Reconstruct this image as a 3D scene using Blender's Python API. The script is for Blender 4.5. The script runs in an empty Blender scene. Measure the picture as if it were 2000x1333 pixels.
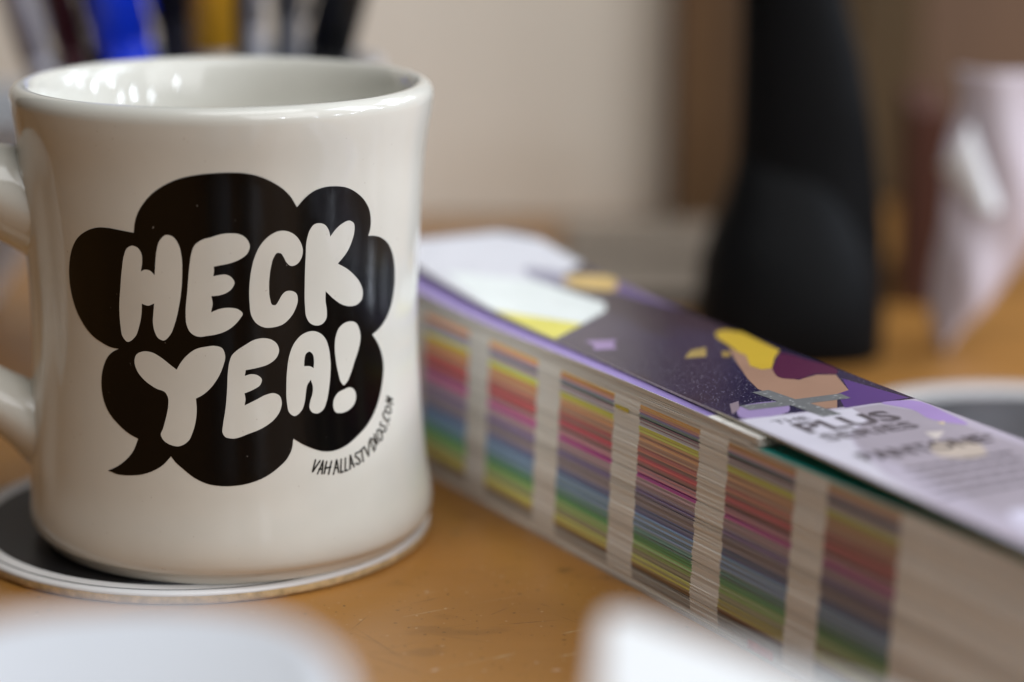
import bpy, bmesh, math, random
from mathutils import Vector, Matrix
random.seed(7)
MM = 0.001
D = math.radians
scene = bpy.context.scene
col = scene.collection

# ------------------------------------------------------------------ camera
cam_data = bpy.data.cameras.new('camera')
cam = bpy.data.objects.new('camera', cam_data)
col.objects.link(cam)
scene.camera = cam
cam_data.sensor_fit = 'HORIZONTAL'
cam_data.sensor_width = 22.3
cam_data.lens = 50.39
cam_data.clip_start = 0.005
cam_data.clip_end = 20
PITCH, ROLL = D(13.80), D(0.3285)
fw = Vector((0, math.cos(PITCH), -math.sin(PITCH)))
up = Vector((0, math.sin(PITCH), math.cos(PITCH)))
rt = Vector((1, 0, 0))
r2 = rt * math.cos(ROLL) + up * math.sin(ROLL)
u2 = -rt * math.sin(ROLL) + up * math.cos(ROLL)
cam.matrix_world = Matrix(((r2.x, u2.x, -fw.x, 0), (r2.y, u2.y, -fw.y, 0),
                           (r2.z, u2.z, -fw.z, 148.51 * MM), (0, 0, 0, 1)))
cam_data.dof.use_dof = True
cam_data.dof.focus_distance = 0.4175
cam_data.dof.aperture_fstop = 2.9
cam_data.dof.aperture_blades = 0

# ------------------------------------------------------------------ world and lamps
world = bpy.data.worlds.new('World')
scene.world = world
world.use_nodes = True
bg = world.node_tree.nodes['Background']
bg.inputs[0].default_value = (0.54, 0.54, 0.52, 1)
bg.inputs[1].default_value = 0.06

def area(name, loc, target, sx, sy, power, color):
    l = bpy.data.lights.new(name, 'AREA')
    l.shape = 'RECTANGLE'
    l.size, l.size_y = sx, sy
    l.energy = power
    l.color = color
    o = bpy.data.objects.new(name, l)
    col.objects.link(o)
    o.location = loc
    d = Vector(target) - Vector(loc)
    o.rotation_euler = d.to_track_quat('-Z', 'Y').to_euler()
    return o

area('window_light', (0.92, 0.46, 0.72), (0, 0.45, 0.03), 0.35, 0.7, 6.5, (0.76, 0.86, 1.0))
for i_ in range(3):                                        # a window of six panes to the right, behind
    for j_ in range(2):
        area('window_pane_light', (0.92 - 0.18 * i_, 0.84 + 0.13 * i_, 0.40 + 0.30 * j_), (0, 0.45, 0.03), 0.13, 0.2, 0.8, (0.80, 0.88, 1.0))
area('room_light', (0.70, -0.45, 0.75), (0, 0.43, 0.03), 0.9, 0.8, 7.2, (0.97, 0.98, 1.0))
area('ceiling_light', (0.10, 0.20, 0.85), (0.0, 0.36, 0.0), 0.6, 0.4, 3.1, (0.98, 0.99, 1.0))
for x_, y_, z_, p_ in ((0.79, 0.582, 0.266, 0.9), (0.784, 0.383, 0.325, 0.5), (0.791, 0.27, 0.204, 0.5), (0.743, 0.13, 0.24, 0.5),
                       (0.653, -0.041, 0.231, 0.4), (0.461, -0.211, 0.336, 0.5)):     # gaps of daylight in the blinds along the right
    area('blind_gap_light', (x_, y_, z_), (-0.05, 0.44, 0.08), 0.03, 0.035, p_ * 0.6, (0.80, 0.87, 1.0))

scene.view_settings.view_transform = 'Standard'
scene.view_settings.look = 'None'
scene.view_settings.exposure = 0.0
scene.view_settings.gamma = 1.0
scene.view_settings.use_curve_mapping = False
scene.render.engine = 'CYCLES'

# ------------------------------------------------------------------ traced outlines (mug print: degrees round the mug, mm up;
# cover print: mm along the deck, mm across it)
PRINT={
'speech_bubble':[[-18.48,66.05,1],[-17.97,67.95],[-16.83,69.86],[-14.79,71.8],[-12.08,73.63],[-8.76,75.11],[-4.9,76.27],[-0.14,77.02],[4.51,77.34],[8.46,77.4],[12.13,77.22],[15.8,76.59],[19.21,75.5],[22.0,74.23],[24.15,72.85],[26.34,70.52,1],[28.53,72.04],[31.13,73.18],[34.18,73.7],[37.78,73.67],[41.63,73.11],[45.29,71.82],[48.27,70.14],[50.35,68.04],[50.97,66.31],[50.85,64.64],[50.17,63.38,1],[52.47,63.2],[55.94,62.43],[59.54,60.82],[61.81,58.85],[63.39,56.21],[63.82,53.7],[63.4,51.04],[61.8,48.53],[59.01,46.43],[55.82,45.11],[52.76,44.39,1],[55.16,42.47],[56.95,40.27],[57.74,37.95],[57.15,35.31],[55.59,32.58],[52.89,29.76],[49.37,27.54],[45.19,25.9],[40.86,24.61],[36.89,24.16],[33.58,24.39],[30.05,25.29],[27.02,26.4],[24.51,27.6,1],[23.95,25.68],[22.34,23.88],[19.69,22.39],[16.02,20.93],[11.75,20.0],[6.5,19.6],[3.69,19.67],[0.21,20.08],[-3.29,21.16],[-6.48,22.76],[-8.64,24.0],[-9.84,24.97,1],[-11.96,23.4],[-14.98,22.06],[-18.06,21.23],[-22.04,20.73],[-26.22,20.59],[-29.53,20.96,1],[-26.68,21.91],[-23.73,23.37],[-21.28,25.22],[-19.57,27.73,1],[-22.49,28.48],[-26.31,30.09],[-29.43,31.97],[-31.29,34.19],[-32.0,36.53],[-31.86,38.46],[-30.84,40.71],[-29.09,42.55],[-27.22,43.53],[-25.43,44.1,1],[-28.07,44.19],[-31.25,44.76],[-35.08,45.88],[-38.07,47.4],[-41.05,49.87],[-42.63,52.37],[-43.28,55.2],[-42.81,58.14],[-41.12,61.17],[-38.47,63.55],[-34.62,65.29],[-30.26,66.32],[-26.33,66.5],[-22.65,66.31]],
'letter_h':[[-19.01,63.63],[-17.51,63.28],[-16.64,62.37],[-16.53,60.73],[-17.09,58.98,1],[-15.98,59.34],[-14.47,59.28],[-13.05,58.46,1],[-12.68,60.64],[-12.11,63.01],[-11.04,64.92],[-9.16,65.98],[-7.41,65.72],[-5.92,64.34],[-5.19,62.01],[-5.19,59.42],[-5.67,55.87],[-6.72,52.3],[-8.0,49.42],[-9.4,47.48],[-11.32,46.42],[-12.81,46.77],[-13.89,48.03],[-14.26,49.68],[-14.01,51.36],[-13.6,53.23,1],[-15.43,52.73],[-17.34,52.99,1],[-17.58,51.2],[-18.51,48.76],[-19.84,46.79],[-22.58,45.63],[-23.99,46.53],[-24.51,48.4],[-24.6,51.51],[-23.82,55.61],[-22.89,59.23],[-22.0,61.64],[-20.83,63.12]],
'letter_e':[[-1.57,64.16],[0.2,65.11],[2.97,65.69],[5.72,66.22],[8.45,66.35],[10.83,66.07],[12.53,65.21],[13.26,63.78],[12.64,62.63],[10.71,61.61],[7.93,60.89],[5.15,60.52],[3.42,60.3,1],[3.48,59.47],[3.24,58.53,1],[5.08,58.76],[6.82,58.78],[8.19,58.25],[8.95,57.29],[8.11,56.12],[6.34,55.31],[4.58,54.98],[2.55,54.87,1],[2.84,53.57],[2.34,51.86,1],[4.83,52.49],[7.64,52.64],[9.74,52.34],[11.02,51.51],[10.04,50.39],[7.15,48.66],[4.29,47.86],[1.44,47.52],[-1.77,47.39],[-3.54,48.08],[-4.54,49.49],[-4.71,51.62],[-4.01,55.66],[-3.07,60.63],[-2.54,62.51]],
'letter_c':[[21.31,66.38],[23.47,66.28],[25.66,65.51],[27.35,64.12],[28.12,62.42],[27.68,61.03],[26.44,60.03],[24.77,59.77],[23.48,60.43],[22.57,61.54],[21.84,62.24],[20.76,62.38],[19.86,61.67],[19.07,60.05],[18.58,57.94],[18.45,55.57],[18.71,53.9],[19.42,52.8],[20.22,52.76],[21.07,53.43],[22.0,54.46],[23.11,55.11],[24.97,55.12],[26.29,54.57],[26.7,53.47],[26.09,51.84],[24.57,50.26],[22.32,49.07],[19.73,48.65],[17.0,48.73],[14.67,49.66],[13.46,51.01],[12.98,53.4],[12.98,56.24],[13.54,59.3],[14.57,61.86],[16.36,64.16],[18.83,65.71]],
'letter_k':[[32.83,67.2],[34.83,66.71],[35.87,65.81],[36.54,64.45,1],[38.16,65.64],[40.24,66.54],[42.86,66.92],[44.36,66.32],[44.69,64.74],[43.99,63.12],[42.27,61.12],[39.18,59.19,1],[41.96,58.15],[44.81,56.68],[47.34,54.86],[48.58,53.03],[48.23,51.61],[46.51,50.82],[43.62,50.78],[40.84,51.39],[38.17,52.6],[35.3,54.36,1],[35.29,52.61],[35.74,50.64],[35.59,49.21],[34.43,48.34],[32.37,48.15],[30.37,48.79],[29.3,49.95],[28.86,52.13],[28.77,56.2],[28.97,60.95],[29.41,64.71],[30.33,66.3],[31.47,67.06]],
'letter_y':[[-17.59,44.11],[-14.86,44.05],[-12.22,43.21],[-9.66,41.99],[-7.78,41.1,1],[-6.69,42.31],[-4.8,43.78],[-2.23,45.0],[0.65,45.49],[3.15,45.63],[5.08,45.23],[5.92,43.8],[5.31,41.91],[3.62,39.54],[1.06,37.42],[-0.76,36.47],[-2.5,35.86,1],[-2.35,33.85],[-2.61,31.96],[-3.46,29.82],[-4.94,27.89],[-7.5,26.93],[-10.06,27.15],[-12.1,28.02],[-12.72,28.83],[-12.06,30.04],[-11.09,32.22],[-10.41,34.61],[-10.45,35.79],[-11.17,36.72],[-14.0,37.43],[-17.47,38.8],[-19.6,40.35],[-20.4,41.97],[-19.83,43.32]],
'letter_e2':[[7.15,42.83],[7.72,43.77],[9.17,44.69],[11.34,45.59],[14.23,46.56],[16.76,46.75],[18.93,46.37],[20.55,45.45],[21.07,44.24],[20.3,42.97],[18.06,41.89],[14.78,41.31],[11.54,40.99,1],[11.21,39.93,1],[12.94,40.19],[14.73,39.95],[15.97,39.12],[15.57,38.18],[13.55,37.32],[11.02,36.69,1],[11.26,35.61],[10.93,34.44,1],[14.19,35.39],[17.12,36.22],[19.32,36.39],[20.95,35.78],[21.46,34.67],[20.93,33.04],[19.08,31.48],[16.48,30.31],[12.14,29.23],[6.81,28.45],[5.41,28.76],[4.73,29.47],[4.89,31.01],[5.58,33.6],[6.25,37.62],[6.53,40.46]],
'letter_a':[[31.54,47.17],[33.56,46.6],[35.2,45.5],[36.21,43.84],[36.79,41.38],[36.7,38.73],[36.12,36.14],[35.22,33.82],[33.97,32.26],[32.29,31.69],[30.51,32.02],[29.69,32.88],[30.06,34.29],[30.72,35.43],[30.92,36.85],[30.35,38.17,1],[29.23,37.23],[28.77,36.07],[28.28,34.19],[27.21,32.61],[25.05,31.77],[23.59,32.51],[23.04,34.1],[22.97,37.44],[23.32,40.52],[24.03,43.11],[25.62,45.4],[27.97,46.79]],
'hole_a':[[28.4,40.84,1],[28.55,42.08],[29.05,43.12],[30.04,43.45],[31.03,42.97],[31.48,41.85],[31.36,40.25,1],[30.17,40.68]],
'exclamation_stroke':[[43.69,47.89],[46.09,47.33],[47.31,46.1],[47.78,44.59],[47.23,42.71],[45.44,40.23],[43.62,37.76],[42.36,36.57],[41.18,36.1],[40.31,36.68],[39.51,38.21],[38.73,40.7],[38.35,43.16],[38.72,45.54],[39.99,47.1],[41.82,47.77]],
'exclamation_dot':[[43.45,35.41],[44.84,34.83],[45.46,33.54],[44.85,32.28],[42.86,31.3],[40.09,30.97],[37.92,31.37],[37.25,32.65],[37.7,33.93],[39.08,34.87],[41.12,35.26]],
}
URL=[[[30.84,23.05],[29.8,20.91],[32.25,22.77]],[[33.21,22.67],[31.29,20.41]],[[33.21,22.67],[32.64,20.27]],[[31.76,21.2],[32.84,21.15]],[[34.29,22.41],[33.37,20.26]],[[35.9,22.31],[34.69,19.98]],[[33.57,21.21],[35.55,21.23]],[[37.55,22.34],[36.29,19.8]],[[37.63,22.33],[37.96,19.96]],[[36.77,20.9],[37.92,20.84]],[[39.1,22.3],[38.67,19.8],[39.51,19.92]],[[40.57,22.34],[40.17,19.91],[41.12,20.01]],[[42.28,22.64],[41.93,20.05]],[[42.36,22.63],[43.34,20.31]],[[42.05,21.06],[42.87,21.03]],[[45.35,22.85],[44.34,22.81],[43.99,22.27],[45.2,21.64],[45.84,20.99],[45.07,20.59],[43.97,20.88]],[[45.34,22.8],[47.66,23.54]],[[46.49,23.11],[46.91,20.85]],[[47.57,23.58],[49.07,21.6],[49.65,24.36]],[[50.08,24.74],[51.38,22.19]],[[50.08,24.74],[51.41,24.6],[52.25,23.62],[51.91,22.63],[51.38,22.19]],[[51.86,25.37],[53.22,23.32]],[[53.28,25.98],[54.49,25.95],[55.22,24.95],[55.23,23.91],[54.15,23.78],[53.35,24.56],[53.21,25.4],[53.28,25.98]],[[55.12,27.27],[54.77,26.8],[55.97,26.35],[57.21,25.99],[57.32,25.37],[56.17,25.22],[55.49,25.5]],[[58.26,26.39],[58.55,26.23]],[[57.08,29.06],[56.28,28.66],[56.73,27.85],[58.12,26.97],[59.09,26.96],[59.17,27.48]],[[58.94,29.9],[57.63,29.72],[57.65,29.05],[59.1,28.31],[60.31,28.34],[60.23,29.11],[58.94,29.9]],[[61.38,29.75],[58.12,30.99],[60.47,30.64],[58.62,31.73],[61.52,30.63]]]
COVER={"hair":[[53.97,31.51],[52.92,34.32],[56.38,36.33],[72.03,34.59],[76.64,30.26],[82.96,25.39],[82.9,23.13],[79.5,22.8],[72.54,26.55],[69.21,26.68],[64.09,27.96],[57.73,29.39]],"skin":[[65.84,26.82],[69.21,26.68],[72.54,26.55],[79.5,22.8],[82.9,23.13],[82.96,25.39],[89.03,22.7],[92.29,25.03],[90.69,30.17],[92.3,33.37],[102.42,28.95],[103.67,25.5],[111.5,19.88],[109.35,13.73],[102.02,14.4],[94.23,14.68],[87.25,17.08],[76.77,21.72]],"plum":[[73.84,33.65],[80.22,35.18],[89.28,35.83],[91.83,33.71],[90.22,30.5],[91.83,25.35],[90.24,23.02],[84.67,24.52],[78.41,29.36]],"violet":[[95.14,32.77],[111.64,35.46],[112.11,21.09],[103.67,25.5],[102.42,28.95]],"lavender_bit":[[103.05,4.99],[103.67,13.82],[109.73,10.75],[109.56,1.23]],"plus1":[[96.51,12.05],[95.78,15.75],[114.98,18.2],[115.47,14.04]],"plus2":[[104.35,4.94],[102.76,7.07],[103.38,21.78],[104.38,26.11],[107.17,25.79],[106.31,11.46],[105.69,6.47]],"chip":[[100.8,4.31],[99.78,6.87],[104.43,3.97],[106.68,1.0]],"fleck1":[[47.08,4.3],[49.5,12.0],[58.42,7.44],[56.28,0.44]],"fleck2":[[68.92,14.87],[64.3,19.16],[63.55,23.16],[69.75,19.2]],"fleck3":[[67.36,24.35],[68.66,25.57],[72.28,22.91],[71.28,21.81]],"white":[[18.22,-0.53],[45.61,-1.46],[27.8,21.45],[22.03,24.43],[1.51,20.14],[-9.84,16.67],[-14.17,3.72]],"yellow":[[18.22,-0.53],[45.61,-1.46],[35.44,11.61],[27.13,4.41]],"tan":[[0.14,27.02],[3.68,36.63],[13.73,31.15],[7.12,24.64]],"lilac_line":[[110.07,1.16],[112.56,35.33]],"far":[[-28.49,6.91],[-35.71,26.2],[-32.77,40.83],[-26.54,41.47],[-7.39,38.69],[1.51,20.14],[-14.03,18.87]],"white_area":[[110.16,2.42],[113.26,25.24],[119.12,22.01],[126.11,10.98],[132.96,7.58],[147.57,4.47],[158.52,2.14]],"purple_edge":[[112.19,28.83],[113.26,34.79],[122.97,35.16],[130.47,33.66],[125.07,30.17],[118.1,31.09]],"cream1":[[130.92,23.98],[131.87,27.6],[135.65,23.01]],"cream2":[[137.1,20.8],[138.99,27.91],[146.89,23.66],[143.85,17.64]],"cream3":[[127.04,29.74],[126.82,31.46],[128.68,30.11]],"t_THE":[[113.13,4.68],[113.51,12.72],[113.93,5.2],[115.54,12.0]],"t_PLUS":[[115.1,6.79],[118.51,27.43],[121.88,6.06],[125.04,24.69]],"t_SERIES":[[124.69,6.45],[126.93,24.88],[127.73,6.65],[130.15,25.94]],"t_PANTONE":[[135.2,5.43],[137.48,33.5],[137.58,5.25],[142.74,30.28]],"t_l1":[[144.52,7.79],[148.6,28.66]],"t_l2":[[148.69,6.67],[152.98,26.07]],"t_l5":[[158.89,2.85],[161.38,19.56]]}

# ------------------------------------------------------------------ materials
def lin(c):
    return tuple(((x / 255) / 12.92 if x / 255 <= 0.04045 else ((x / 255 + 0.055) / 1.055) ** 2.4) for x in c)

def mat(name, color, rough=0.5, var=0.0, vscale=40.0, bump=0.0, bscale=300.0, coat=0.0, metal=0.0,
        trans=0.0, subsurf=0.0, stretch=(1, 1, 1), spec=0.5, croug=0.08):
    m = bpy.data.materials.new(name)
    m.use_nodes = True
    nt = m.node_tree
    b = nt.nodes['Principled BSDF']
    b.inputs['Base Color'].default_value = (*color, 1)
    b.inputs['Roughness'].default_value = rough
    b.inputs['Metallic'].default_value = metal
    b.inputs['Specular IOR Level'].default_value = spec
    b.inputs['Coat Weight'].default_value = coat
    b.inputs['Coat Roughness'].default_value = croug
    b.inputs['Transmission Weight'].default_value = trans
    b.inputs['Subsurface Weight'].default_value = subsurf
    b.inputs['Subsurface Radius'].default_value = (0.004, 0.003, 0.002)
    tc = nt.nodes.new('ShaderNodeTexCoord')
    mp = nt.nodes.new('ShaderNodeMapping')
    mp.inputs['Scale'].default_value = stretch
    nt.links.new(tc.outputs['Object'], mp.inputs['Vector'])
    n = nt.nodes.new('ShaderNodeTexNoise')
    n.inputs['Scale'].default_value = vscale
    n.inputs['Detail'].default_value = 6
    nt.links.new(mp.outputs[0], n.inputs['Vector'])
    r = nt.nodes.new('ShaderNodeMapRange')
    r.inputs['From Min'].default_value = 0.3
    r.inputs['From Max'].default_value = 0.7
    r.inputs['To Min'].default_value = 1 - var
    r.inputs['To Max'].default_value = 1 + var
    nt.links.new(n.outputs['Fac'], r.inputs['Value'])
    mx = nt.nodes.new('ShaderNodeVectorMath')
    mx.operation = 'SCALE'
    mx.inputs[0].default_value = color
    nt.links.new(r.outputs[0], mx.inputs['Scale'])
    nt.links.new(mx.outputs[0], b.inputs['Base Color'])
    if bump > 0:
        n2 = nt.nodes.new('ShaderNodeTexNoise')
        n2.inputs['Scale'].default_value = bscale
        n2.inputs['Detail'].default_value = 4
        nt.links.new(mp.outputs[0], n2.inputs['Vector'])
        bp = nt.nodes.new('ShaderNodeBump')
        bp.inputs['Strength'].default_value = bump
        bp.inputs['Distance'].default_value = 0.0005
        nt.links.new(n2.outputs['Fac'], bp.inputs['Height'])
        nt.links.new(bp.outputs[0], b.inputs['Normal'])
    m['mul'] = mx.name
    return m

def nodes_of(m):
    nt = m.node_tree
    return nt, nt.nodes['Principled BSDF'], nt.nodes[m['mul']]

def mixrgb(nt, fac, a, b, mode='MIX'):
    x = nt.nodes.new('ShaderNodeMix')
    x.data_type = 'RGBA'
    x.blend_type = mode
    for sock, val in ((x.inputs[0], fac), (x.inputs[6], a), (x.inputs[7], b)):
        if hasattr(val, 'is_output'):
            nt.links.new(val, sock)
        elif isinstance(val, (int, float)):
            sock.default_value = val
        else:
            sock.default_value = (*val, 1)
    return x.outputs[2]

def math_node(nt, op, a, b=0.0):
    x = nt.nodes.new('ShaderNodeMath')
    x.operation = op
    for i, val in enumerate((a, b)):
        if hasattr(val, 'is_output'):
            nt.links.new(val, x.inputs[i])
        else:
            x.inputs[i].default_value = val
    return x.outputs[0]

def specks(m, color, scale, lo, amount, coord='Object', stretch=(1, 1, 1), rot=(0, 0, 0), detail=0.0):
    """scatter small marks of another colour (noise above a threshold)"""
    nt, b, mul = nodes_of(m)
    tc = nt.nodes.new('ShaderNodeTexCoord')
    mp = nt.nodes.new('ShaderNodeMapping')
    mp.inputs['Scale'].default_value = stretch
    mp.inputs['Rotation'].default_value = rot
    nt.links.new(tc.outputs[coord], mp.inputs['Vector'])
    n = nt.nodes.new('ShaderNodeTexNoise')
    n.inputs['Scale'].default_value = scale
    n.inputs['Detail'].default_value = detail
    nt.links.new(mp.outputs[0], n.inputs['Vector'])
    r = nt.nodes.new('ShaderNodeMapRange')
    r.inputs['From Min'].default_value = lo
    r.inputs['From Max'].default_value = lo + 0.04
    r.inputs['To Max'].default_value = amount
    nt.links.new(n.outputs['Fac'], r.inputs['Value'])
    src = b.inputs['Base Color'].links[0].from_socket
    out = mixrgb(nt, r.outputs[0], src, color)
    nt.links.new(out, b.inputs['Base Color'])

M = {}
M['glaze'] = mat('cream_glaze', (0.70, 0.676, 0.60), 0.075, 0.04, 60, 0.035, 180, coat=0.0, subsurf=0.0)
specks(M['glaze'], (0.30, 0.22, 0.15), 1700, 0.845, 0.5)
M['ink'] = mat('black_ceramic_ink', (0.0022, 0.002, 0.002), 0.15, 0.1, 60, 0.03, 260, coat=0.0, spec=0.28)
specks(M['ink'], (0.45, 0.40, 0.35), 1500, 0.86, 0.5)
M['paper'] = mat('white_paper', (0.80, 0.79, 0.77), 0.6, 0.03, 80)
M['kraft'] = mat('cardboard_edge', (0.62, 0.45, 0.23), 0.9, 0.25, 500, 0.5, 900)
M['coaster_white'] = mat('coaster_white_print', (0.82, 0.80, 0.78), 0.35, 0.03, 80)
M['coaster_black'] = mat('coaster_black_print', (0.010, 0.010, 0.011), 0.4, 0.2, 80, 0.1, 900, spec=0.2)
M['coaster_slate'] = mat('coaster_slate_print', (0.06, 0.066, 0.072), 0.4, 0.3, 60, 0.1, 900)
M['white_plastic'] = mat('white_plastic', (0.68, 0.69, 0.715), 0.4, 0.015, 30, subsurf=0.0)
M['white_card'] = mat('white_card', (0.92, 0.92, 0.91), 0.5, 0.015, 30)
M['black_plastic'] = mat('black_plastic', (0.003, 0.003, 0.0033), 0.55, 0.2, 30, spec=0.09)
M['beige'] = mat('beige_painted_board', lin((238, 229, 214)), 0.7, 0.03, 6)
M['wood_dark'] = mat('dark_brown_wood', (0.085, 0.050, 0.016), 0.5, 0.25, 9, stretch=(6, 6, 0.6))
M['wood_mid'] = mat('mid_brown_wood', (0.095, 0.045, 0.013), 0.5, 0.25, 9, stretch=(6, 6, 0.6))
M['wood_pink'] = mat('pinkish_brown_wood', (0.155, 0.088, 0.050), 0.6, 0.15, 8, stretch=(4, 4, 0.6))
M['red_brown'] = mat('dark_red_board', (0.085, 0.026, 0.013), 0.8, 0.15, 20)
M['grey_cloth'] = mat('grey_book_cloth', (0.25, 0.20, 0.15), 0.7, 0.05, 100)
M['lilac_paper'] = mat('pale_lilac_paper', (0.62, 0.55, 0.60), 0.55, 0.03, 30, subsurf=0.0)

# table wood: grain, darker worn patches, pale scratches
tw = mat('varnished_orange_wood', (0.365, 0.166, 0.037), 0.34, 0.24, 14, 0.05, 260, stretch=(0.55, 1.3, 1), spec=0.35)
specks(tw, (0.15, 0.07, 0.02), 45, 0.57, 0.28, stretch=(0.6, 1.2, 1), rot=(0, 0, D(-14)), detail=8)
def mark(m, x, y, half, ang, wid, color, amount):
    """one worn streak or spot on the table: a soft ellipse broken up by noise"""
    nt, b, mul = nodes_of(m)
    tc = nt.nodes.new('ShaderNodeTexCoord')
    mp = nt.nodes.new('ShaderNodeMapping')
    mp.vector_type = 'TEXTURE'
    mp.inputs['Location'].default_value = (x * MM, y * MM, 0)
    mp.inputs['Rotation'].default_value = (0, 0, D(ang))
    mp.inputs['Scale'].default_value = (half * MM, wid * MM, 1)
    nt.links.new(tc.outputs['Object'], mp.inputs['Vector'])
    ln = nt.nodes.new('ShaderNodeVectorMath'); ln.operation = 'LENGTH'
    nt.links.new(mp.outputs[0], ln.inputs[0])
    n = nt.nodes.new('ShaderNodeTexNoise'); n.inputs['Scale'].default_value = 700
    nt.links.new(tc.outputs['Object'], n.inputs['Vector'])
    d = math_node(nt, 'ADD', ln.outputs['Value'], math_node(nt, 'MULTIPLY', n.outputs['Fac'], 0.9))
    r = nt.nodes.new('ShaderNodeMapRange')
    r.inputs['From Min'].default_value = 1.25
    r.inputs['From Max'].default_value = 0.65
    r.inputs['To Max'].default_value = amount
    nt.links.new(d, r.inputs['Value'])
    src = b.inputs['Base Color'].links[0].from_socket
    nt.links.new(mixrgb(nt, r.outputs[0], src, color), b.inputs['Base Color'])
PALE, DARK = (0.50, 0.36, 0.20), (0.07, 0.035, 0.014)
for x, y, hl, an, w_, c_, am in ((-15.2, 397.2, 7.0, 29.3, .35, PALE, .5), (-6.6, 373.0, 13, 30, .4, PALE, .3), (-1.4, 375.8, 3.2, 33, .5, PALE, .8),
        (11, 387.9, 3.4, 31, .45, PALE, .6), (10.1, 376.7, 3.0, 30.4, .5, PALE, .65), (-12.9, 369.4, 1.4, 35, .6, (0.7, 0.55, 0.42), .9),
        (8.0, 369.7, 1.3, 13, .6, (0.7, 0.5, 0.36), .8), (-15.3, 403.6, 4.5, 33, .3, DARK, .6), (3.5, 392.4, 8, 13.5, .25, DARK, .6),
        (-11.1, 442.4, 1.4, 0, 2.2, (0.2, 0.14, 0.08), .6), (3.9, 439.7, 1.6, 0, 1.6, (0.40, 0.24, 0.12), .6), (10.4, 420.6, 3.0, 30, 2.2, DARK, .5),
        (-30.5, 400.3, .32, 0, .5, (0.01, 0.01, 0.01), 1), (-11.7, 406.8, .35, 0, .5, (0.01, 0.01, 0.01), 1), (-22, 380, 14, -58, .22, DARK, .5),
        (-20, 372, 12, -40, .25, DARK, .45), (-27, 392, 6, 70, .2, DARK, .5), (-2, 398, 5, 50, .25, DARK, .4), (-8, 384, 9, -20, .2, DARK, .4)):
    mark(tw, x, y, hl, an, w_, c_, am)
for _ in range(26):
    mark(tw, random.uniform(-34, 30), random.uniform(340, 445), random.uniform(2, 11), random.choice((28, 31, 33, -20, -45, 60)) + random.uniform(-6, 6),
         random.uniform(0.12, 0.25), random.choice((DARK, PALE)), random.uniform(0.25, 0.5))
specks(tw, (0.05, 0.03, 0.012), 900, 0.76, 0.5)
specks(tw, (0.60, 0.45, 0.30), 800, 0.785, 0.5)
M['table'] = tw

# ------------------------------------------------------------------ mesh helpers (all in millimetres)
def mesh_obj(name, bm, m, parent=None, smooth=False, bevel=0.0, angle=40):
    me = bpy.data.meshes.new(name)
    for v in bm.verts:
        v.co *= MM
    bm.normal_update()
    bm.to_mesh(me)
    bm.free()
    for mm in (m if isinstance(m, (list, tuple)) else [m]):
        me.materials.append(mm)
    o = bpy.data.objects.new(name, me)
    col.objects.link(o)
    if smooth:
        for p in me.polygons:
            p.use_smooth = True
    if bevel > 0:
        b = o.modifiers.new('bevel', 'BEVEL')
        b.width = bevel * MM
        b.segments = 3
        b.limit_method = 'ANGLE'
        b.angle_limit = D(angle)
    if parent:
        o.parent = parent
    return o

def thing(name, label, cat, loc=(0, 0, 0), rz=0.0, group=None):
    o = bpy.data.objects.new(name, None)
    o.empty_display_size = 0.01
    col.objects.link(o)
    o.location = Vector(loc) * MM
    o.rotation_euler = (0, 0, rz)
    return tag(o, label, cat, group)

def tag(o, label, cat, group=None):
    o['label'] = label
    o['category'] = cat
    if group:
        o['group'] = group
    return o

def box(bm, x0, x1, y0, y1, z0, z1):
    vs = [bm.verts.new(p) for p in ((x0, y0, z0), (x1, y0, z0), (x1, y1, z0), (x0, y1, z0),
                                    (x0, y0, z1), (x1, y0, z1), (x1, y1, z1), (x0, y1, z1))]
    for f in ((3, 2, 1, 0), (4, 5, 6, 7), (0, 1, 5, 4), (1, 2, 6, 5), (2, 3, 7, 6), (3, 0, 4, 7)):
        bm.faces.new([vs[i] for i in f])
    return vs

def lathe(bm, prof, seg=96, disp=None, sup=None):
    """surface of revolution; a radius of 0 closes the pole. disp(theta,z,r)->r ; sup = superellipse exponent"""
    rings = []
    for r, z in prof:
        if r <= 1e-6:
            rings.append([bm.verts.new((0, 0, z))])
            continue
        ring = []
        for i in range(seg):
            t = 2 * math.pi * i / seg
            rr = disp(t, z, r) if disp else r
            if sup:
                rr = r / (abs(math.cos(t)) ** sup + abs(math.sin(t)) ** sup) ** (1 / sup)
            ring.append(bm.verts.new((rr * math.sin(t), -rr * math.cos(t), z)))
        rings.append(ring)
    for a, b in zip(rings, rings[1:]):
        for i in range(seg):
            j = (i + 1) % seg
            if len(a) == 1:
                bm.faces.new((a[0], b[j], b[i]))
            elif len(b) == 1:
                bm.faces.new((a[i], a[j], b[0]))
            else:
                bm.faces.new((a[i], a[j], b[j], b[i]))
    bmesh.ops.recalc_face_normals(bm, faces=bm.faces)

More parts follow.
